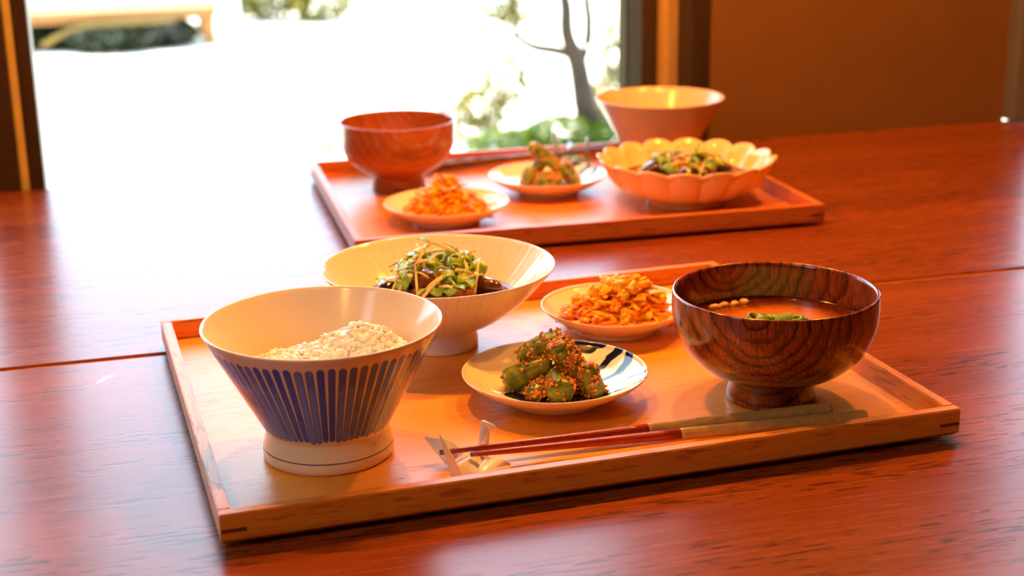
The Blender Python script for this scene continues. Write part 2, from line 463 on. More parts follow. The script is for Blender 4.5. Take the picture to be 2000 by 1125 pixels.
# rice: grains over a mound
def rice():
    V, F = [], []
    rnd = random.Random(3)
    def top(r, d):
        h = .0425 + .0125 * math.exp(-((r + .012) ** 2 + (d + .004) ** 2) / (2 * .022 ** 2)) + .0225 * math.exp(-((r - .023) ** 2 + (d - .008) ** 2) / (2 * .0165 ** 2))
        return h + .0022 * noise.noise(Vector((r * 140, d * 140, 3.1)))
    Vm, Fm = lathe([(0, .0)] + [(.0440 * k / 22, .0) for k in range(1, 23)], 64)
    Vm = [Vector(v) for v in Vm]
    base = []
    for v in Vm:
        r, d = v.x, v.y
        base.append(rd(r, d, top(r, d) - .0003))
    nb = len(V); V += base; F += [tuple(nb + i for i in f) for f in Fm]
    n = 0
    while n < 1300:
        r, d = rnd.uniform(-.05, .05), rnd.uniform(-.05, .05)
        if r * r + d * d > .0470 ** 2: continue
        z = top(r, d) + rnd.uniform(-.0012, .0012)
        if math.hypot(r, d) > .527 * z + .0195: continue
        s = rnd.uniform(.85, 1.15)
        M = Matrix.Translation(rd(r, d, z)) @ Euler((rnd.uniform(-.7, .7), rnd.uniform(-.7, .7), rnd.uniform(0, 2 * PI))).to_matrix().to_4x4() @ Matrix.Diagonal((.0029 * s, .00145 * s, .0014 * s, 1))
        add_blob(V, F, M, 1); n += 1
    m = Mat('cooked_rice'); x, y, z = m.coords()
    m.color(m.mix(m.noise(m.vec(x, y, z), 300, 2), (.95, .93, .80), (.98, .97, .88))); m.set(rough=.28)
    o = link('cooked_rice', mesh('cooked_rice', V, F), m.mat, None, RB)
    tag(o, 'mound of steamed white rice in the blue-striped bowl', 'rice', None, 'stuff')
rice()

# wide shallow bowl on a foot
WB = (.1907, .8964, ZT)
V, F = lathe([(0, .0030), (.0200, .0030), (.0215, 0), (.0238, 0), (.0246, .0010), (.0244, .0060), (.0236, .0105), (.0240, .0122)]
             + prof([(.0255, .0130), (.0400, .0200), (.0560, .0325), (.0690, .0465), (.0738, .0522)], 6) + [(.0747, .0534), (.0748, .0540), (.0742, .0543), (.0735, .0537)]
             + prof([(.0725, .0528), (.0670, .0465), (.0540, .0335), (.0380, .0215), (.0200, .0155), (0, .0140)], 6), 128)
bowl_obj('footed_bowl', 'wide cream footed bowl with fine radial lines, holding simmered eggplant', 'bowl', V, F, P_wide, WB)

# small dishes
def dish(name, label, mat, loc, R=.0541, h=.0172, rf=.0285, sc=1.0):
    V, F = lathe([(0, .0022), (rf - .004, .0022), (rf - .0026, 0), (rf - .0005, 0), (rf, .0010), (rf - .0008, .0036)]
                 + prof([(rf + .002, .0042), (R * .72, .0066), (R * .90, .0122), (R * .985, h - .0012)], 6) + [(R, h), (R - .0004, h + .0005), (R - .0012, h)]
                 + prof([(R * .965, h - .0014), (R * .86, .0128), (R * .70, .0086), (R * .45, .0058), (0, .0050)], 6), 112)
    return bowl_obj(name, label, 'dish', V, F, mat, loc, 'small round side dishes')
D_ok = (.2335, .7816, ZT); D_ca = (.3087, .8925, ZT); D_bc = (.2672, 1.2130, ZT); D_bo = (.3800, 1.2890, ZT)
dish('side_dish', 'small white dish with navy leaf pattern, holding green vegetables, on the front tray', P_navy, D_ok)
dish('side_dish', 'small ivory dish of carrot and egg beside the dark wooden soup bowl', P_plain, D_ca, R=.0492)
dish('side_dish', 'small ivory dish of shredded carrot on the back tray', P_plain, D_bc, R=.0535)
dish('side_dish', 'small white dish with navy pattern holding green vegetables, on the back tray', P_navy, D_bo, R=.0545)

# ------------------------------------------------------------------ turned wooden soup bowls
def ring_wood(name, c1, c2, dark, cx, cz, spacing, amt=.8, rough=.22, pore=.7):
    """Flat-sawn timber: growth rings round an axis that runs through the bowl's front, seen as nested U shapes."""
    m = Mat(name); x, y, z = m.coords()
    rx = x * .9649 - y * .2628 - cx; dy = x * .2628 + y * .9649; zz = (z - cz) * 1.05
    wob = m.noise(m.vec(rx, dy * .3, zz), 26, 2) * .016 + m.noise(m.vec(rx, dy * .3, zz), 90, 2) * .003
    rr = m.math('SQRT', rx * rx + zz * zz) + wob + dy * .10
    g = rr * (1.0 / spacing); ph = g - m.math('FLOOR', g)
    late = m.smooth(ph, .42, .94) * m.smooth(ph, 1.0, .95)
    band = m.noise(m.vec(m.math('FLOOR', g), 0.0, 0.0), 3.3, 0)
    fib = m.noise(m.vec(rx, dy, z * .12), 900, 3, .6)
    por = m.smooth(m.noise(m.vec(rx, dy, z * .16), 760, 2), .56, .66)
    base = m.mix(m.smooth(fib, .35, .65), c1, c2)
    k = late * (.45 + band) * amt
    c = m.mix(m.math('MINIMUM', k, 1.0), base, dark)
    m.color(m.mix(por * pore * (.25 + late * .75), c, tuple(v * .55 for v in dark)))
    m.set(rough=rough, coat=.6, coat_rough=.10)
    m.bump(fib * .3 - por * .8, .12, .0004)
    return m.mat
M_soupw = ring_wood('dark_zelkova', (.17, .030, .005), (.36, .068, .014), (.018, .003, .0015), -.020, .066, .0068)
M_soupr = ring_wood('red_zelkova', (.38, .090, .016), (.50, .135, .028), (.20, .038, .009), .022, .072, .0085, .45, .30, .35)
SB = (.3542, .7456, ZT)
def soup_profile(R, h, rf, fh):
    k = R / .0584
    return ([(0, .003), (rf - .005, .003), (rf - .003, 0), (rf - .0008, 0), (rf, .0008), (rf - .0006, .0050), (rf - .0022, fh - .002), (rf - .0016, fh)]
            + prof([(rf + .0010, fh + .0010), (.0400 * k, fh + .0068), (.0510 * k, fh + .0170), (.0568 * k, fh + .0300), (.0585 * k, h - .012), (.0584 * k, h - .0012)], 7)
            + [(R * 1.0, h - .0003), (R - .0006, h + .0003), (R - .0016, h + .0002), (R - .0022, h - .0006)]
            + prof([(R - .0025, h - .0020), (.0555 * k, h - .014), (.0525 * k, h - .028), (.0420 * k, fh + .0120), (.0250 * k, fh + .0055), (0, fh + .0040)], 7))
V, F = lathe(soup_profile(.0584, .0649, .0264, .0135), 128)
bowl_obj('soup_bowl', 'dark turned wooden soup bowl with bold growth rings, full of miso soup', 'bowl', V, F, M_soupw, SB)
V, F = lathe(soup_profile(.0547, .0640, .0254, .0130), 112)
bowl_obj('soup_bowl', 'reddish plain wooden soup bowl on the back tray', 'bowl', V, F, M_soupr, (.2533, 1.3540, ZT))
def soup():
    V, F = lathe([(0, .0)] + [(.0552 * k / 12, .0) for k in range(1, 12)] + [(.0548, .0004), (.0553, .0010)], 96)
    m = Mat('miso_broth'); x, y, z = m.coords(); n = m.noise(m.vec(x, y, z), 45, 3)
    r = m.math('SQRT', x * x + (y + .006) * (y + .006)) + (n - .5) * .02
    m.color(m.mix(m.smooth(r, .047, .030), (.10, .014, .003), (.62, .18, .030))); m.set(rough=.04, spec=.6)  # settled miso centre; dark outer ring paints in the bowl wall's reflection
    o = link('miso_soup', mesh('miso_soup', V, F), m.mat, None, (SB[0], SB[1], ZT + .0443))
    tag(o, 'glossy orange-brown miso soup filling the dark wooden bowl', 'soup', None, 'stuff')
soup()
ZS = ZT + .0443
M_scal = Mat('scallion_green'); _x, _y, _z = M_scal.coords()
M_scal.color(M_scal.mix(M_scal.noise(M_scal.vec(_x, _y, _z), 160, 2), (.17, .32, .012), (.42, .56, .05))); M_scal.set(rough=.3); M_scal = M_scal.mat
M_scal2 = plain('scallion_pale', (.46, .50, .10), .3, .2, 200.)
def ring_mesh(R, h, t):
    V, F = lathe([(R, -h), (R, h), (R - t, h), (R - t, -h), (R, -h)], 20)
    return mesh('scallion_ring', V, F)
RING = [ring_mesh(.0034, .0016, .0011), ring_mesh(.0046, .0026, .0012), ring_mesh(.0026, .0012, .0009)]
for q in RING: q.materials.append(M_scal)
def scallion(loc, rot, kind, label, group):
    return tag(link('scallion_ring', RING[kind], None, None, loc, rot), label, 'scallion', group)
for i, (r, d, k, rx) in enumerate(((-.0110, .0137, 0, 1.2), (-.0040, .0105, 1, .3), (.0035, .0085, 2, .2), (.0076, .0108, 1, .4), (.0140, .0090, 0, .2), (-.0005, .0125, 2, .5), (.0180, .0110, 2, .1), (.0040, .0120, 0, .2))):
    scallion(Vector((SB[0], SB[1], ZS + .0006)) + rd(r, d - .0035, 0), (rx * .5, .2, i), k, ('leftmost', 'second from left', 'fourth from left', 'sixth from left', 'second from right', 'third from left', 'rightmost', 'fifth from left')[i] + ' chopped green scallion ring floating in the miso soup', 'scallion rings floating in the miso soup')
M_mush = plain('mushroom_cap', (.80, .42, .10), .3, .12, 300.)
mm_V, mm_F = [], []
add_blob(mm_V, mm_F, TRS((0, 0, 0), (0, 0, 0), (.0042, .0028, .0022)), 2, .12, 1.4, 2)
MUSH = mesh('mushroom', mm_V, mm_F); MUSH.materials.append(M_mush)
for i, (r, d) in enumerate(((-.0295, .0325), (-.0238, .0362), (-.0170, .0385), (-.0108, .0425))):
    tag(link('mushroom', MUSH, None, None, Vector((SB[0], SB[1], ZS + .0002)) + rd(r, d, 0), (0, .1, .5 * i)), ('leftmost', 'second from left', 'third from left', 'rightmost')[i] + ' pale mushroom cap at the left edge of the miso soup', 'mushroom', 'mushroom caps floating in the miso soup')

# ------------------------------------------------------------------ scalloped bowl and ridged rice bowl on the back tray
NL = 16
def lob(a): return abs(math.cos(a * NL / 2)) ** .7
SCB = (.4850, 1.2110, ZT)
def scal_r(r, z, a, i): return r * (1 - .070 * (1 - lob(a)) * min(1, max(0, (z - .004) / .022)))
def scal_z(r, z, a, i): return z - (.0042 * (1 - lob(a)) if z > .037 else 0)
V, F = lathe([(0, .003), (.030, .003), (.0320, 0), (.0345, 0), (.0355, .0012), (.0352, .0045)]
             + prof([(.0380, .0060), (.0560, .0130), (.0690, .0240), (.0765, .0370)], 6) + [(.0790, .0412), (.0793, .0422), (.0785, .0428), (.0770, .0420)]
             + prof([(.0740, .0375), (.0660, .0255), (.0530, .0160), (.0300, .0100), (0, .0085)], 6), 256, scal_r, scal_z)
bowl_obj('scalloped_bowl', 'cream flower-shaped bowl with a scalloped rim, on the back tray', 'bowl', V, F, P_scal, SCB)
m = Mat('ridged_pinkish_glaze'); x, y, z = m.coords()
rg = m.math('SINE', z * (2 * PI / .0031)); r_ = m.math('SQRT', x * x + y * y)
inn = m.smooth(r_ - (z * .575 + .0255), -.0016, -.0008)
m.color(m.mix(inn, (.86, .55, .32), m.mix(m.smooth(rg, -.2, .8), (.38, .25, .19), (.66, .46, .36)))); m.set(rough=.22); m.bump(rg * inn, .35, .0006)
V, F = lathe([(0, .003), (.024, .003), (.0255, 0), (.0282, 0), (.0288, .001), (.0278, .008)]
             + prof([(.0295, .0095), (.0400, .0250), (.0520, .0460), (.0610, .0620)], 8) + [(.0635, .0660), (.0636, .0667), (.0629, .0670), (.0620, .0662)]
             + prof([(.0595, .0625), (.0500, .0460), (.0370, .0250), (.0240, .0150), (0, .0130)], 6), 112)
bowl_obj('rice_bowl', 'pinkish grey rice bowl with fine horizontal ridges, at the back by the window', 'bowl', V, F, m.mat, (.5207, 1.3733, ZT))

# ------------------------------------------------------------------ chopsticks
def shaft_mat(name, c1, c2, dk):
    return wood(name, c1, c2, dk, 0, rough=.28, fine=1500, stretch=6, pore_amt=.5, bump=.1, coat=.3)
M_shaft = shaft_mat('red_lacquered_wood', (.26, .020, .010), (.40, .045, .018), (.12, .01, .005))
M_handle = plain('tan_carved_handle', (.50, .30, .105), .28, .12, 160.)
M_handle_b = plain('dark_chopstick_handle', (.10, .035, .02), .25, .1, 200.)
M_shaft_b = plain('dark_chopstick_shaft', (.16, .07, .05), .22, .15, 150.)
def chopstick(tip, end, label, mats, group):
    tip, end = Vector(tip), Vector(end); L = (end - tip).length
    o = thing('chopstick', label, 'chopstick', tip, 0, group)
    o.rotation_mode = 'QUATERNION'; o.rotation_quaternion = (end - tip).to_track_quat('X', 'Z')
    J = L * .515
    V, F = tube([(k * J / 10, 0, 0) for k in range(11)], [.00125 + .0019 * k / 10 for k in range(11)], 8)
    link('shaft', mesh('shaft', V, F), mats[0], o)
    n = 24
    n, sg = 72, 20; V, F = [], []
    for k in range(n + 1):
        x_ = J + .0002 + k * (L - J) / n
        for q in range(sg):
            a = 2 * PI * q / sg
            r_ = (.0032 + .0008 * k / n) * (1 + .05 * math.cos(4 * a)) * (.86 if k == n else 1)
            for p in range(9):
                for side in range(4):
                    da = (a - (.6 + side * PI / 2 + (p % 2) * .62) + PI) % (2 * PI) - PI
                    ux = (x_ - (J + .022 + p * .0098 + .0030 * (side % 2))) / .0033
                    e = ux * ux + (da / .30) ** 2
                    if e < 4: r_ -= .00055 * math.exp(-e ** 2)
            V.append((x_, -r_ * math.cos(a), r_ * math.sin(a)))
    for k in range(n):
        for q in range(sg):
            j = (q + 1) % sg; F.append((k * sg + q, k * sg + j, (k + 1) * sg + j, (k + 1) * sg + q))
    F.append(tuple(range(sg))[::-1]); F.append(tuple(n * sg + q for q in range(sg)))
    link('handle', mesh('handle', V, F, fix=True), mats[1], o)
    return o
chopstick((.1476, .7040, .0142), (.3716, .7073, .0104), 'red chopstick with tan carved handle, nearer the soup bowl', (M_shaft, M_handle), 'red and tan chopsticks on the front tray')
chopstick((.1622, .6965, .0142), (.3853, .6915, .0104), 'red chopstick with tan carved handle, nearer the front rail of the tray', (M_shaft, M_handle), 'red and tan chopsticks on the front tray')
chopstick((.4840, 1.4150, .0180), (.2610, 1.4145, .0104), 'dark chopstick on the back tray, nearer the window', (M_shaft_b, M_handle_b), 'dark chopsticks on the back tray')
chopstick((.4800, 1.4080, .0180), (.2630, 1.4060, .0104), 'dark chopstick on the back tray, nearer the reddish soup bowl', (M_shaft_b, M_handle_b), 'dark chopsticks on the back tray')

# ------------------------------------------------------------------ crane-shaped chopstick rests
def crane(label, mat, loc, rz=0.0, zs=1.0):
    o = thing('chopstick_rest', label, 'chopstick rest', loc, rz, 'crane-shaped chopstick rests')
    cx, cy = .1615, .6985
    def P(*pts): return [(x - cx, y - cy, (z - .006) * zs) for x, y, z in pts]
    def part(nm, pts, bev): link(nm, hull(P(*pts), bev), mat, o)
    part('body', [(.1500, .6880, .006), (.1570, .6865, .006), (.1660, .6880, .006), (.1760, .7110, .006), (.1690, .7130, .006), (.1580, .7100, .006),
                  (.1540, .6920, .0115), (.1600, .6950, .0122), (.1680, .7050, .0122), (.1710, .7090, .0115)], .0012)
    part('tail', [(.1500, .6875, .0062), (.1562, .6868, .0062), (.1560, .6915, .0075), (.1510, .6910, .0080), (.1446, .6925, .0292), (.1462, .6930, .0292), (.1452, .6905, .0285)], .0010)
    part('neck', [(.1690, .7120, .0065), (.1750, .7095, .0065), (.1745, .7130, .0065), (.1712, .7095, .0268), (.1760, .7072, .0262), (.1738, .7105, .0255), (.1730, .7110, .0268)], .0009)
    part('head', [(.1714, .7092, .0268), (.1760, .7072, .0262), (.1812, .7030, .0232), (.1745, .7075, .0225), (.1738, .7102, .0245)], .0007)
    part('wing', [(.1500, .6990, .0082), (.1612, .7105, .0085), (.1412, .7160, .0195), (.1545, .7090, .0185), (.1420, .7152, .0178), (.1550, .7080, .0170), (.1520, .6990, .0100), (.1620, .7080, .0108)], .0009)
    part('wing', [(.1615, .6870, .0070), (.1690, .6990, .0085), (.1650, .6865, .0085), (.1690, .6960, .0110), (.1825, .6850, .0105), (.1765, .6925, .0132), (.1815, .6845, .0090), (.1650, .6850, .0075)], .0009)
    return o
crane('white porcelain chopstick rest shaped like a folded crane, on the front tray', P_rest, (.1615, .6985, ZT))
crane('blue-grey porcelain chopstick rest shaped like a folded crane, on the back tray', P_restb, (.4390, 1.4060, ZT), rad(-62), 1.3)

# ------------------------------------------------------------------ green vegetables in sesame miso
M_veg = Mat('green_vegetable_skin'); _x, _y, _z = M_veg.coords()
_f = M_veg.noise(M_veg.vec(_x, _y, _z), 130, 3)
M_veg.color(M_veg.mix(M_veg.smooth(_f, .35, .68), (.085, .150, .010), (.33, .34, .025))); M_veg.set(rough=.30, sss=.08, sss_scale=.002); M_veg = M_veg.mat
M_ses = Mat('sesame_miso'); _x, _y, _z = M_ses.coords()
_f = M_ses.noise(M_ses.vec(_x, _y, _z), 520, 1)
M_ses.color(M_ses.mix(M_ses.smooth(_f, .36, .66), (.50, .12, .015), (.92, .42, .08))); M_ses.set(rough=.34); M_ses = M_ses.mat
M_cut = plain('vegetable_cut_face', (.42, .44, .10), .35, .15, 200.)
def veg_piece(loc, axis, L, R, label, group, cover, seed, taper=.75, zmin=None):
    """A cut pod: rounded lobed cylinder along `axis`, with sesame-miso grains clinging to part of it."""
    rnd = random.Random(seed)
    ax = Vector(axis).normalized(); q = ax.to_track_quat('X', 'Z')
    o = tag(bpy.data.objects.new('vegetable_piece', None), label, 'vegetable', group); C.objects.link(o)
    o.location = loc; o.rotation_mode = 'QUATERNION'; o.rotation_quaternion = q
    V, F = [], []; n, sg = 14, 28; rings = []
    def shape(t, a):
        e = min(1, t / .10) ** .5 if t < .10 else 1
        rr = R * (1 - (1 - taper) * t) * (.55 + .45 * e) * (1 if t < .9 else (1 - ((t - .9) / .1) ** 2 * .35))
        rr *= 1 + .06 * math.cos(5 * a) + .07 * noise.noise(Vector((t * 3, math.cos(a), math.sin(a) + seed)))
        x = (t - .5) * L
        return Vector((x, rr * math.cos(a), rr * math.sin(a) + .12 * R * math.sin(t * PI)))
    for i in range(n + 1):
        t = i / n; ring = []
        for k in range(sg):
            ring.append(len(V)); V.append(shape(t, 2 * PI * k / sg))
        rings.append(ring)
    for A, B in zip(rings, rings[1:]):
        for k in range(sg):
            j = (k + 1) % sg; F.append((A[k], A[j], B[j], B[k]))
    F.append(tuple(reversed(rings[0]))); F.append(tuple(rings[-1]))
    link('flesh', mesh('flesh', V, F, fix=True), M_veg, o)
    V, F = [], []; cnt = 0
    while cnt < cover * 1.5:
        t = rnd.random(); a = rnd.uniform(0, 2 * PI)
        if noise.noise(Vector((t * 4 * L / .025, math.cos(a) * 1.6, math.sin(a) * 1.6 + seed * 3))) < -.02 + .12 * rnd.random(): 
            if rnd.random() < .93: continue
        p = shape(t, a); nrm = Vector((0, math.cos(a), math.sin(a)))
        if rnd.random() < .12: p.x = rnd.choice((-.5, .5)) * L; p.y *= rnd.random(); p.z *= rnd.random()
        s = rnd.uniform(.7, 1.15)
        M = Matrix.Translation(p + nrm * rnd.uniform(0, .0008)) @ Euler((rnd.uniform(0, 6), rnd.uniform(0, 6), rnd.uniform(0, 6))).to_matrix().to_4x4() @ Matrix.Diagonal((.00145 * s, .00098 * s, .00098 * s, 1))
        add_blob(V, F, M, 1); cnt += 1
    tag(link('sesame_coating', mesh('sesame_coating', V, F), M_ses, o), None, None, None, 'stuff')
    return o
def at(D, r, d, z): return Vector((D[0], D[1], 0)) + rd(r, d, z)
g = 'green vegetable pieces on the front navy dish'
veg_piece(at(D_ok, -.0070, .0080, .0335), rd(.90, .10, .50), .029, .0072, 'green vegetable piece lying across the top of the front pile', g, 95, 1.0, .9)
veg_piece(at(D_ok, -.0155, .0005, .0215), rd(.90, .12, .42), .030, .0075, 'smooth dark green vegetable piece at the left of the front pile', g, 34, 2.3, .85)
veg_piece(at(D_ok, .0080, -.0010, .0275), rd(.42, .10, -.80), .032, .0072, 'vegetable piece thickly coated in sesame, upright in the middle of the front pile', g, 330, 3.1, .95)
veg_piece(at(D_ok, .0020, -.0125, .0180), rd(-.12, .95, .20), .020, .0080, 'green vegetable piece at the front with its round cut end facing out', g, 95, 4.4, .9)
veg_piece(at(D_ok, .0205, -.0090, .0195), rd(.22, -.1, -.90), .021, .0052, 'small pointed vegetable piece at the right of the front pile', g, 90, 5.2, 1.25)
veg_piece(at(D_ok, -.0095, -.0120, .0155), rd(.5, .6, .15), .016, .0048, 'small sesame-covered vegetable scrap at the front left of the front pile', g, 150, 6.7, .9)
veg_piece(at(D_ok, .0125, .0085, .0210), rd(.5, .5, -.5), .022, .0062, 'vegetable piece half hidden behind the middle of the front pile', g, 170, 7.7, .9)
g = 'green vegetable pieces on the back navy dish'
veg_piece(at(D_bo, -.0010, .0020, .0370), rd(.72, -.1, -.60), .040, .0062, 'long olive green vegetable piece slanting across the back pile', g, 60, 11.0, .9)
veg_piece(at(D_bo, -.0180, -.0030, .0190), rd(.25, .3, .85), .022, .0062, 'pale greyish green vegetable piece at the left of the back pile', g, 30, 12.0, .9)
veg_piece(at(D_bo, .0010, -.0100, .0185), rd(.8, .3, .1), .024, .0075, 'orange coated vegetable piece at the front of the back pile', g, 220, 13.0, .9)
veg_piece(at(D_bo, .0190, .0000, .0220), rd(.4, .3, -.7), .028, .0070, 'orange coated vegetable piece at the right of the back pile', g, 200, 14.0, .9)
veg_piece(at(D_bo, -.0120, .0060, .0240), rd(.5, .2, .5), .026, .0060, 'vegetable piece propped behind the left of the back pile', g, 160, 15.0, .9)

# ------------------------------------------------------------------ carrot and egg stir-fry
def tint(name, a, b, rough=.3, sc=120., sss=.25):
    m = Mat(name); x, y, z = m.coords()
    m.color(m.mix(m.smooth(m.noise(m.vec(x, y, z), sc, 2), .35, .65), a, b)); m.set(rough=rough, spec=.15); return m.mat
M_car = tint('carrot', (.94, .25, .004), (1.0, .46, .008), .42)
M_egg = tint('scrambled_egg', (.98, .44, .015), (1.0, .64, .03), .42, 160.)
def carrot_pile(D, rx, ry, peak, pr, nstrip, negg, label, seed, thin=1.0):
    rnd = random.Random(seed)
    o = thing('carrot_stir_fry', label, 'carrot', (D[0], D[1], D[2] + .005), 0, 'servings of shredded carrot')
    def top(r, d):
        q = (r / rx) ** 2 + (d / ry) ** 2
        return max(0, 1 - q) ** .75 * (peak * .62) + peak * .40 * math.exp(-((r - pr) ** 2 + (d + .0) ** 2) / (2 * .011 ** 2)) * (1 if q < 1 else 0)
    V, F = [], []
    for k in range(nstrip):
        while True:
            r, d = rnd.uniform(-rx, rx), rnd.uniform(-ry, ry)
            if (r / rx) ** 2 + (d / ry) ** 2 < .97: break
        z = max(.0012, top(r, d) * rnd.uniform(.45, 1.0))
        c = rd(r, d, z); a = rnd.uniform(0, 2 * PI); L = rnd.uniform(.009, .019)
        tilt = rnd.uniform(-.5, .5) - .6 * math.hypot(r / rx, d / ry) * rnd.random()
        u = Vector((math.cos(a), math.sin(a), tilt)).normalized(); s = Vector((-math.sin(a), math.cos(a), 0)); b = rnd.uniform(-.005, .005); bz = rnd.uniform(.001, .005)
        pts = []
        for t in (-.5, -.25, 0, .25, .5):
            p = c + u * (t * L) + s * (b * (1 - 4 * t * t)) + Vector((0, 0, bz * (.3 - 4 * t * t * .5)))
            p.z = max(.0009, p.z); pts.append(p)
        w_ = rnd.uniform(.0012, .0024) * thin
        tube(pts, [w_ * .7, w_, w_, w_, w_ * .7], 6, .5, True, (0, 0, 1), V, F)
    tag(link('carrot_shreds', mesh('carrot_shreds', V, F, smooth=False), M_car, o), 'glossy orange carrot shreds', None, None, 'stuff')
    # a core so the heap is not see-through
    V, F = lathe([(rx * .82 * math.cos(k * PI / 2 / 8), 0) for k in range(8)] + [(0, 0)], 40)
    V = [rd(v[0], v[1] * ry / rx, max(.0003, top(v[0], v[1] * ry / rx) * .72)) for v in V]
    link('carrot_core', mesh('carrot_core', V, F, fix=True), M_car, o)
    for k in range(negg):
        while True:
            r, d = rnd.gauss(pr * .6, rx * .45), rnd.gauss(-.003, ry * .42)
            if (r / rx) ** 2 + (d / ry) ** 2 < .85: break
        V, F = [], []; s = rnd.uniform(.0020, .0046)
        for j in range(rnd.randint(2, 4)):
            add_blob(V, F, TRS(Vector((rnd.uniform(-s, s), rnd.uniform(-s, s), rnd.uniform(-s * .4, s * .4))), (rnd.uniform(0, 3), rnd.uniform(0, 3), 0), (s * rnd.uniform(.7, 1.2), s * rnd.uniform(.6, 1), s * rnd.uniform(.4, .7))), 2, .65, 2.2, rnd.uniform(0, 50))
        link('egg_curd', mesh('egg_curd', V, F), M_egg, o, rd(r, d, max(.003, top(r, d) * rnd.uniform(.86, 1.02))))
    return o
carrot_pile(D_ca, .0365, .030, .0330, .009, 330, 40, 'heap of shredded carrot with scrambled egg on the dish beside the soup bowl', 5)
carrot_pile(D_bc, .0355, .030, .0360, -.002, 420, 9, 'heap of shredded carrot on the back tray dish', 8, 1.1)

# ------------------------------------------------------------------ simmered eggplant with greens
M_eggpl = Mat('eggplant_skin'); _x, _y, _z = M_eggpl.coords()
M_eggpl.color(M_eggpl.mix(M_eggpl.smooth(M_eggpl.noise(M_eggpl.vec(_x, _y, _z), 70, 3), .4, .62), (.030, .010, .010), (.16, .040, .018))); M_eggpl.set(rough=.12, coat=.6, coat_rough=.05); M_eggpl = M_eggpl.mat
M_meat = tint('braised_meat', (.30, .070, .018), (.56, .17, .045), .3, 200., .1)
M_sauce = plain('soy_sauce_broth', (.15, .035, .010), .06, .2, 60.)
M_sprout = tint('sprout_stem', (.78, .55, .14), (.85, .72, .30), .35, 90., .2)
M_leaf = tint('green_leaf', (.13, .30, .012), (.34, .50, .03), .35, 120., .1)
def eggplant_mesh(seed):
    V, F = [], []
    add_blob(V, F, TRS((0, 0, 0), (0, 0, 0), (.0170, .0085, .0062)), 3, .10, 1.3, seed)
    for v in V: v.z -= 12.0 * v.x * v.x
    return mesh('eggplant', V, F)
EGP = [eggplant_mesh(k * 3.7) for k in range(3)]
for q in EGP: q.materials.append(M_eggpl)
def leaf_mesh():
    V, F = [], []
    for i in range(5):
        t = i / 4; w_ = .0034 * math.sin(PI * (.12 + .84 * t)) ** .8; x = t * .0105
        z = .0022 * math.sin(t * 2.6)
        V += [(x, -w_, z + .0007), (x, 0, z), (x, w_, z + .0007)]
    for i in range(4):
        for j in range(2):
            a = i * 3 + j; F.append((a, a + 1, a + 4, a + 3))
    n = len(V); V += [(a, b, c - .0003) for a, b, c in V]; F += [tuple(reversed([n + i for i in f])) for f in F[:8]]
    return mesh('leaf', V, F)
LEAF = leaf_mesh(); LEAF.materials.append(M_leaf)
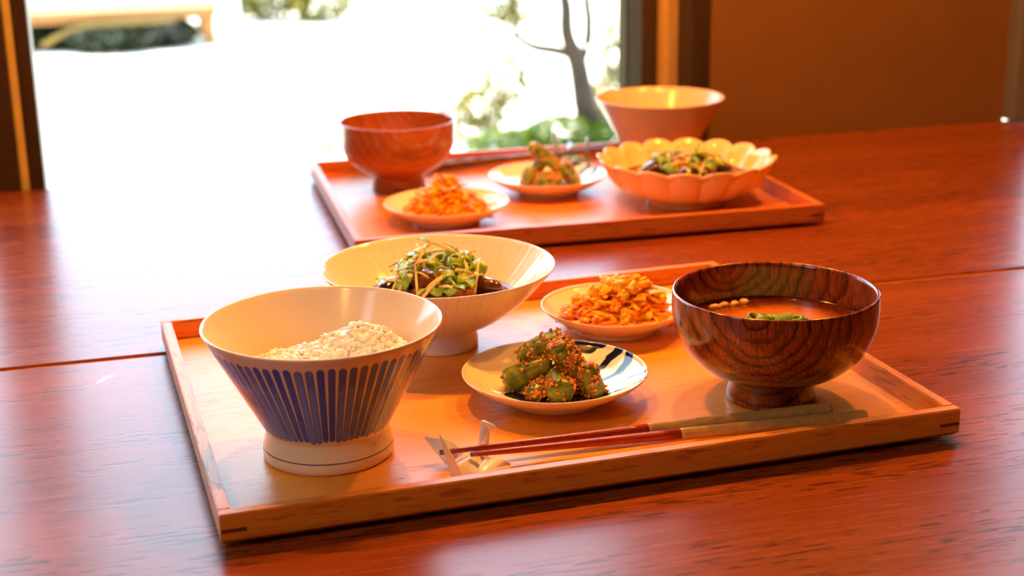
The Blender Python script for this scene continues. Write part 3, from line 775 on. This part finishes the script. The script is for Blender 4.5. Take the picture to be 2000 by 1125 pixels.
def simmered(D, zb, rad_, z_top, seed, which, n_sp, n_ring, n_leaf, plate):
    """D: bowl centre; zb: level of the broth; greens heaped up to z_top."""
    rnd = random.Random(seed)
    V, F = lathe([(0, 0)] + [(plate * k / 8, 0) for k in range(1, 9)] + [(plate + .0004, .0004)], 64)
    tag(link('broth', mesh('broth', V, F), M_sauce, None, (D[0], D[1], zb)), 'dark brown glossy broth in the ' + which, 'broth', None, 'stuff')
    grp = 'eggplant pieces in the ' + which
    lab = ('glossy dark eggplant piece at the left in the ', 'dark eggplant piece at the right in the ', 'eggplant piece at the front in the ', 'eggplant piece under the greens at the back of the ')
    for i, (r, d, z, a, tl) in enumerate(((-.62, -.05, .0085, .7, .15), (.66, .10, .0060, -.5, -.25), (.05, -.55, .0060, .1, .0), (.0, .45, .0095, .2, .1))):
        tag(link('eggplant_piece', EGP[i % 3], None, None, at(D, r * rad_, d * rad_, zb + z), (.25 * (-1) ** i, tl, a - .26)), lab[i] + which, 'eggplant', grp)
    grp = 'braised meat chunks in the ' + which
    ml = ('brown meat chunk at the front right of the greens in the ', 'brown meat chunk at the front left of the greens in the ', 'brown meat chunk beneath the greens in the ')
    for i, (r, d, z, s) in enumerate(((.42, -.42, .0085, .0075), (-.32, -.52, .0060, .0085), (-.08, .0, .0110, .0120))):
        V, F = [], []
        for j in range(5):
            add_blob(V, F, TRS((rnd.uniform(-s, s) * .6, rnd.uniform(-s, s) * .6, rnd.uniform(-s, s) * .25), (0, 0, rnd.random() * 3), (s * .75, s * .65, s * .55)), 3, .3, 2.2, rnd.uniform(0, 99))
        tag(link('meat_chunk', mesh('meat_chunk', V, F), M_meat, None, at(D, r * rad_, d * rad_, zb + z)), ml[i] + which, 'meat', grp)
    def heap(r, d): return zb + .010 + (z_top - zb - .013) * max(0, 1 - (math.hypot(r, d) / (rad_ * .95)) ** 1.3)
    for i in range(n_ring):
        a = rnd.uniform(0, 2 * PI); q = rad_ * .80 * math.sqrt(rnd.random()); r, d = q * math.cos(a), q * math.sin(a) * .9 - .003
        scallion(at(D, r, d, heap(r, d) + rnd.uniform(-.003, .0005)), (rnd.uniform(.2, 1.5), rnd.uniform(-.6, .6), rnd.uniform(0, 6)), rnd.choice((0, 1, 1)), 'chopped green scallion ring heaped in the ' + which, 'scallion rings in the ' + which)
    for i in range(n_sp):
        a = rnd.uniform(0, 2 * PI); q = rad_ * .74 * math.sqrt(rnd.random()); r, d = q * math.cos(a), q * math.sin(a) - .004
        c = at(D, r, d, heap(r, d) + .0012); L = rnd.uniform(.012, .026); b = rnd.uniform(0, 2 * PI)
        out = rd(r, d, 0); u = (Vector((math.cos(b), math.sin(b), 0)) * .7 + (out.normalized() if out.length > 0 else Vector((0, 0, 0))) * .6).normalized()
        sl = rnd.uniform(-.9, .35) if q > rad_ * .25 else rnd.uniform(-.6, .8)
        pts = [u * (t * L) + Vector((0, 0, sl * t * L - 22 * (t * L) ** 2 + .001)) for t in (-.5, -.25, 0, .25, .5)]
        s = thing('sprout', ('pale curved sprout with a green leaf heaped in the ' if i < n_leaf else 'bare pale curved sprout stem heaped in the ') + which, 'sprout', c, 0, 'sprouts heaped in the ' + which)
        rr = rnd.uniform(.0007, .0013)
        V, F = tube(pts, [rr * .8, rr, rr, rr, rr * .8], 6)
        link('stem', mesh('stem', V, F), M_sprout, s)
        if i < n_leaf:
            dirn = (pts[-1] - pts[-2]).normalized()
            l = link('leaf', LEAF, None, s, pts[-1]); l.rotation_mode = 'QUATERNION'; l.rotation_quaternion = dirn.to_track_quat('X', 'Z'); k = rnd.uniform(.55, .95); l.scale = (k, k, k)
simmered(WB, ZT + .0320, .0400, .0735, 21, 'wide footed bowl', 36, 42, 22, .0505)
simmered(SCB, ZT + .0240, .0400, .0560, 33, 'scalloped bowl', 26, 24, 18, .0590)

# ------------------------------------------------------------------ the garden beyond the window
GZ = -1.10
M_gravel = Mat('pale_gravel'); _x, _y, _z = M_gravel.coords()
_f = M_gravel.noise(M_gravel.vec(_x, _y, _z), 6, 5)
M_gravel.color(M_gravel.mix(_f, (.58, .54, .44), (.72, .68, .58))); M_gravel.set(rough=.9); M_gravel.bump(_f, .5, .03); M_gravel = M_gravel.mat
struct(link('ground', boxes([(-30, 40, 1.66, 60, GZ - .1, GZ)]), M_gravel))
def leafmat(name, a, b):
    m = Mat(name); x, y, z = m.coords(); f = m.noise(m.vec(x, y, z), 14, 3)
    c = m.mix(m.smooth(f, .35, .65), a, b); m.color(c); m.set(rough=.5)
    tr = m.new('ShaderNodeBsdfTranslucent'); m.l.new(c, tr.inputs[0]); mx = m.new('ShaderNodeMixShader'); mx.inputs[0].default_value = .35
    m.l.new(m.b.outputs[0], mx.inputs[1]); m.l.new(tr.outputs[0], mx.inputs[2]); m.l.new(mx.outputs[0], m.n['Material Output'].inputs[0]); return m.mat
L_green = leafmat('shrub_leaf', (.050, .085, .002), (.12, .17, .004))
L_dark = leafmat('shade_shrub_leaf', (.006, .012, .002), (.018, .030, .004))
L_yel = leafmat('young_leaf', (.10, .090, .001), (.22, .17, .002))
M_bark = plain('bark', (.030, .017, .008), .9, .3, 30.)
M_bench = wood('garden_bench_wood', (.25, .10, .022), (.34, .14, .03), (.12, .05, .01), 0, rough=.7, tone=3, fine=200, pore_scale=60)
M_branch = plain('peeled_branch', (.24, .13, .018), .7, .15, 12.)
def foliage(clusters, n, size, rnd):
    V, F = [], []
    tot = sum(c[3] * c[4] * c[5] for c in clusters)
    for (x, y, z, a, b, c) in clusters:
        for k in range(max(8, int(n * a * b * c / tot))):
            v = Vector((rnd.gauss(0, 1), rnd.gauss(0, 1), rnd.gauss(0, 1))).normalized() * rnd.uniform(.35, 1) ** .5
            p = Vector((x + v.x * a, y + v.y * b, max(.005, z + v.z * c)))
            q = Euler((rnd.uniform(-1, 1), rnd.uniform(-1, 1), rnd.uniform(0, 6.3))).to_matrix(); s = size * rnd.uniform(.6, 1.3)
            i = len(V)
            for u in ((-1, 0, 0), (0, -.45, .1), (1, 0, 0), (0, .45, .1)): V.append(p + q @ (Vector(u) * s))
            F.append((i, i + 1, i + 2, i + 3))
    return mesh('foliage', V, F, smooth=False)
def shrub(label, loc, clusters, n, size, mat, seed, group, stems=3):
    rnd = random.Random(seed)
    o = thing('garden_shrub', label, 'shrub', loc, 0, group)
    tag(link('foliage', foliage(clusters, n, size, rnd), mat, o), None, None, None, 'stuff')
    for k in range(stems):
        c = clusters[k % len(clusters)]
        V, F = tube([(c[0] * .6, c[1] * .6, -.01), (c[0] * .8, c[1] * .8, c[2] * .5), (c[0], c[1], c[2])], [.012, .009, .006], 6)
        link('stem', mesh('stem', V, F), M_bark, o)
    return o
gs = 'shrubs in the garden outside the window'
shrub('low leafy green shrub at the foot of the garden tree', (2.02, 6.55, GZ), [(-.28, 0, .06, .20, .18, .08), (0, .0, .08, .22, .2, .10), (.16, -.05, .07, .16, .16, .09)], 1900, .026, L_green, 1, gs)
shrub('loose yellow-green shrub left of the garden tree', (1.74, 6.98, GZ), [(0, 0, .16, .16, .14, .12), (-.14, .05, .10, .14, .12, .10), (.12, .1, .28, .16, .12, .14)], 1000, .024, L_yel, 2, gs)
shrub('loose yellow-green shrub right of the garden tree', (2.40, 6.95, GZ), [(0, 0, .18, .14, .14, .16), (.06, .05, .40, .14, .1, .20)], 1000, .024, L_yel, 3, gs)
shrub('spreading green shrub at the top of the window, right of the garden bench', (1.62, 12.4, GZ), [(-.30, .3, .26, .45, .3, .26), (.12, 0, .16, .28, .25, .18)], 2200, .040, L_yel, 4, gs)
shrub('dark shrub growing in the shade under the garden bench', (.05, 11.52, GZ), [(-.40, 0, .09, .30, .34, .10), (0, -.25, .08, .38, .42, .09), (.36, -.15, .09, .26, .40, .10), (-.1, .2, .1, .5, .3, .1)], 9000, .035, L_dark, 5, gs)
for i, (x, y, s) in enumerate(((.87, 6.55, .12), (.98, 7.0, .10), (-.12, 6.35, .10), (.22, 6.30, .08))):
    shrub(('tuft of yellow leaves on the gravel, left of the reddish soup bowl', 'smaller tuft of yellow leaves above the back tray corner', 'tuft of yellow leaves beside the left window frame', 'faint tuft of yellow leaves at the bottom of the window')[i],
          (x, y, GZ), [(0, 0, .05, s, s, .05)], 90, .018, L_yel, 20 + i, 'tufts of leaves on the gravel', 1)
# tree
rnd = random.Random(12)
tr = thing('garden_tree', 'slender dark-barked tree forking outside the window', 'tree', (2.187, 6.60, GZ))
def limb(nm, pts, rr):
    P = spline([Vector(p) - Vector((2.187, 6.60, GZ)) for p in pts], 6)
    k = len(P) - 1; R = [1.2 * (rr[0] + (rr[1] - rr[0]) * i / k) for i in range(k + 1)]
    P = [p + Vector((noise.noise(p * 9) * .006, 0, noise.noise(p * 7 + Vector((5, 0, 0))) * .004)) for p in P]
    V, F = tube(P, R, 12); link(nm, mesh(nm, V, F), M_bark, tr)
limb('trunk', [(2.200, 6.60, GZ - .02), (2.160, 6.60, -.97), (2.124, 6.60, -.87), (2.108, 6.60, -.75), (2.088, 6.60, -.655), (2.060, 6.60, -.60)], (.050, .034))
limb('branch', [(2.085, 6.60, -.68), (2.045, 6.60, -.53), (2.040, 6.60, -.42), (2.030, 6.60, -.30), (2.05, 6.62, .25), (1.95, 6.6, .9)], (.032, .016))
limb('branch', [(2.105, 6.60, -.69), (2.140, 6.60, -.60), (2.150, 6.60, -.50), (2.147, 6.61, -.30), (2.22, 6.6, .4), (2.3, 6.7, .9)], (.022, .014))
limb('branch', [(2.075, 6.60, -.645), (1.989, 6.60, -.620), (1.900, 6.60, -.602), (1.845, 6.60, -.575), (1.807, 6.60, -.540)], (.022, .014))
limb('branch', [(1.812, 6.60, -.548), (1.759, 6.60, -.543)], (.013, .008))
limb('branch', [(1.810, 6.60, -.545), (1.800, 6.60, -.46), (1.780, 6.60, -.36), (1.70, 6.6, -.2)], (.013, .008))
cl = [(x - 2.187, .0, z - GZ, a, .12, c) for x, z, a, c in ((1.72, -.36, .13, .11), (1.80, -.46, .07, .05), (1.62, -.10, .2, .15), (2.38, -.15, .12, .12), (2.0, .9, .30, .2), (1.70, -.50, .08, .06), (2.42, -.42, .05, .06))]
tag(link('foliage', foliage(cl, 3600, .020, rnd), L_yel, tr), None, None, None, 'stuff')
# low bench
bn = thing('garden_bench', 'low rustic wooden bench with a bent branch brace, out in the garden', 'bench', (.05, 11.2, GZ))
def bpart(nm, b, m=M_bench, bev=.008): link(nm, boxes([b], bev), m, bn)
for k in range(4): bpart('seat_board', (-.85, .76, .0 + k * .175, .168 + k * .175, .235, .275))
bpart('apron', (-.84, .74, .015, .055, .195, .234))
bpart('apron', (-.84, .74, .63, .67, .195, .234))
for x in (-.78, .64):
    for y in (.02, .60): bpart('leg', (x, x + .085, y, y + .07, 0, .194))
V, F = tube(spline([(-.50, .0, .05), (-.36, -.005, .12), (-.22, -.01, .165), (0, -.01, .180), (.25, -.01, .182), (.45, -.01, .190)], 6), .024, 10)
link('brace', mesh('brace', V, F), M_branch, bn)
wp = thing('garden_post', 'white painted post standing at the right end of the garden bench', 'post', (.90, 11.05, GZ))
link('shaft', boxes([(-.04, .04, -.04, .04, 0, .62)], .006), plain('white_paint', (.85, .84, .80), .6, .04, 20.), wp)
link('cap', boxes([(-.052, .052, -.052, .052, .621, .65)], .008), bpy.data.materials['white_paint'], wp)
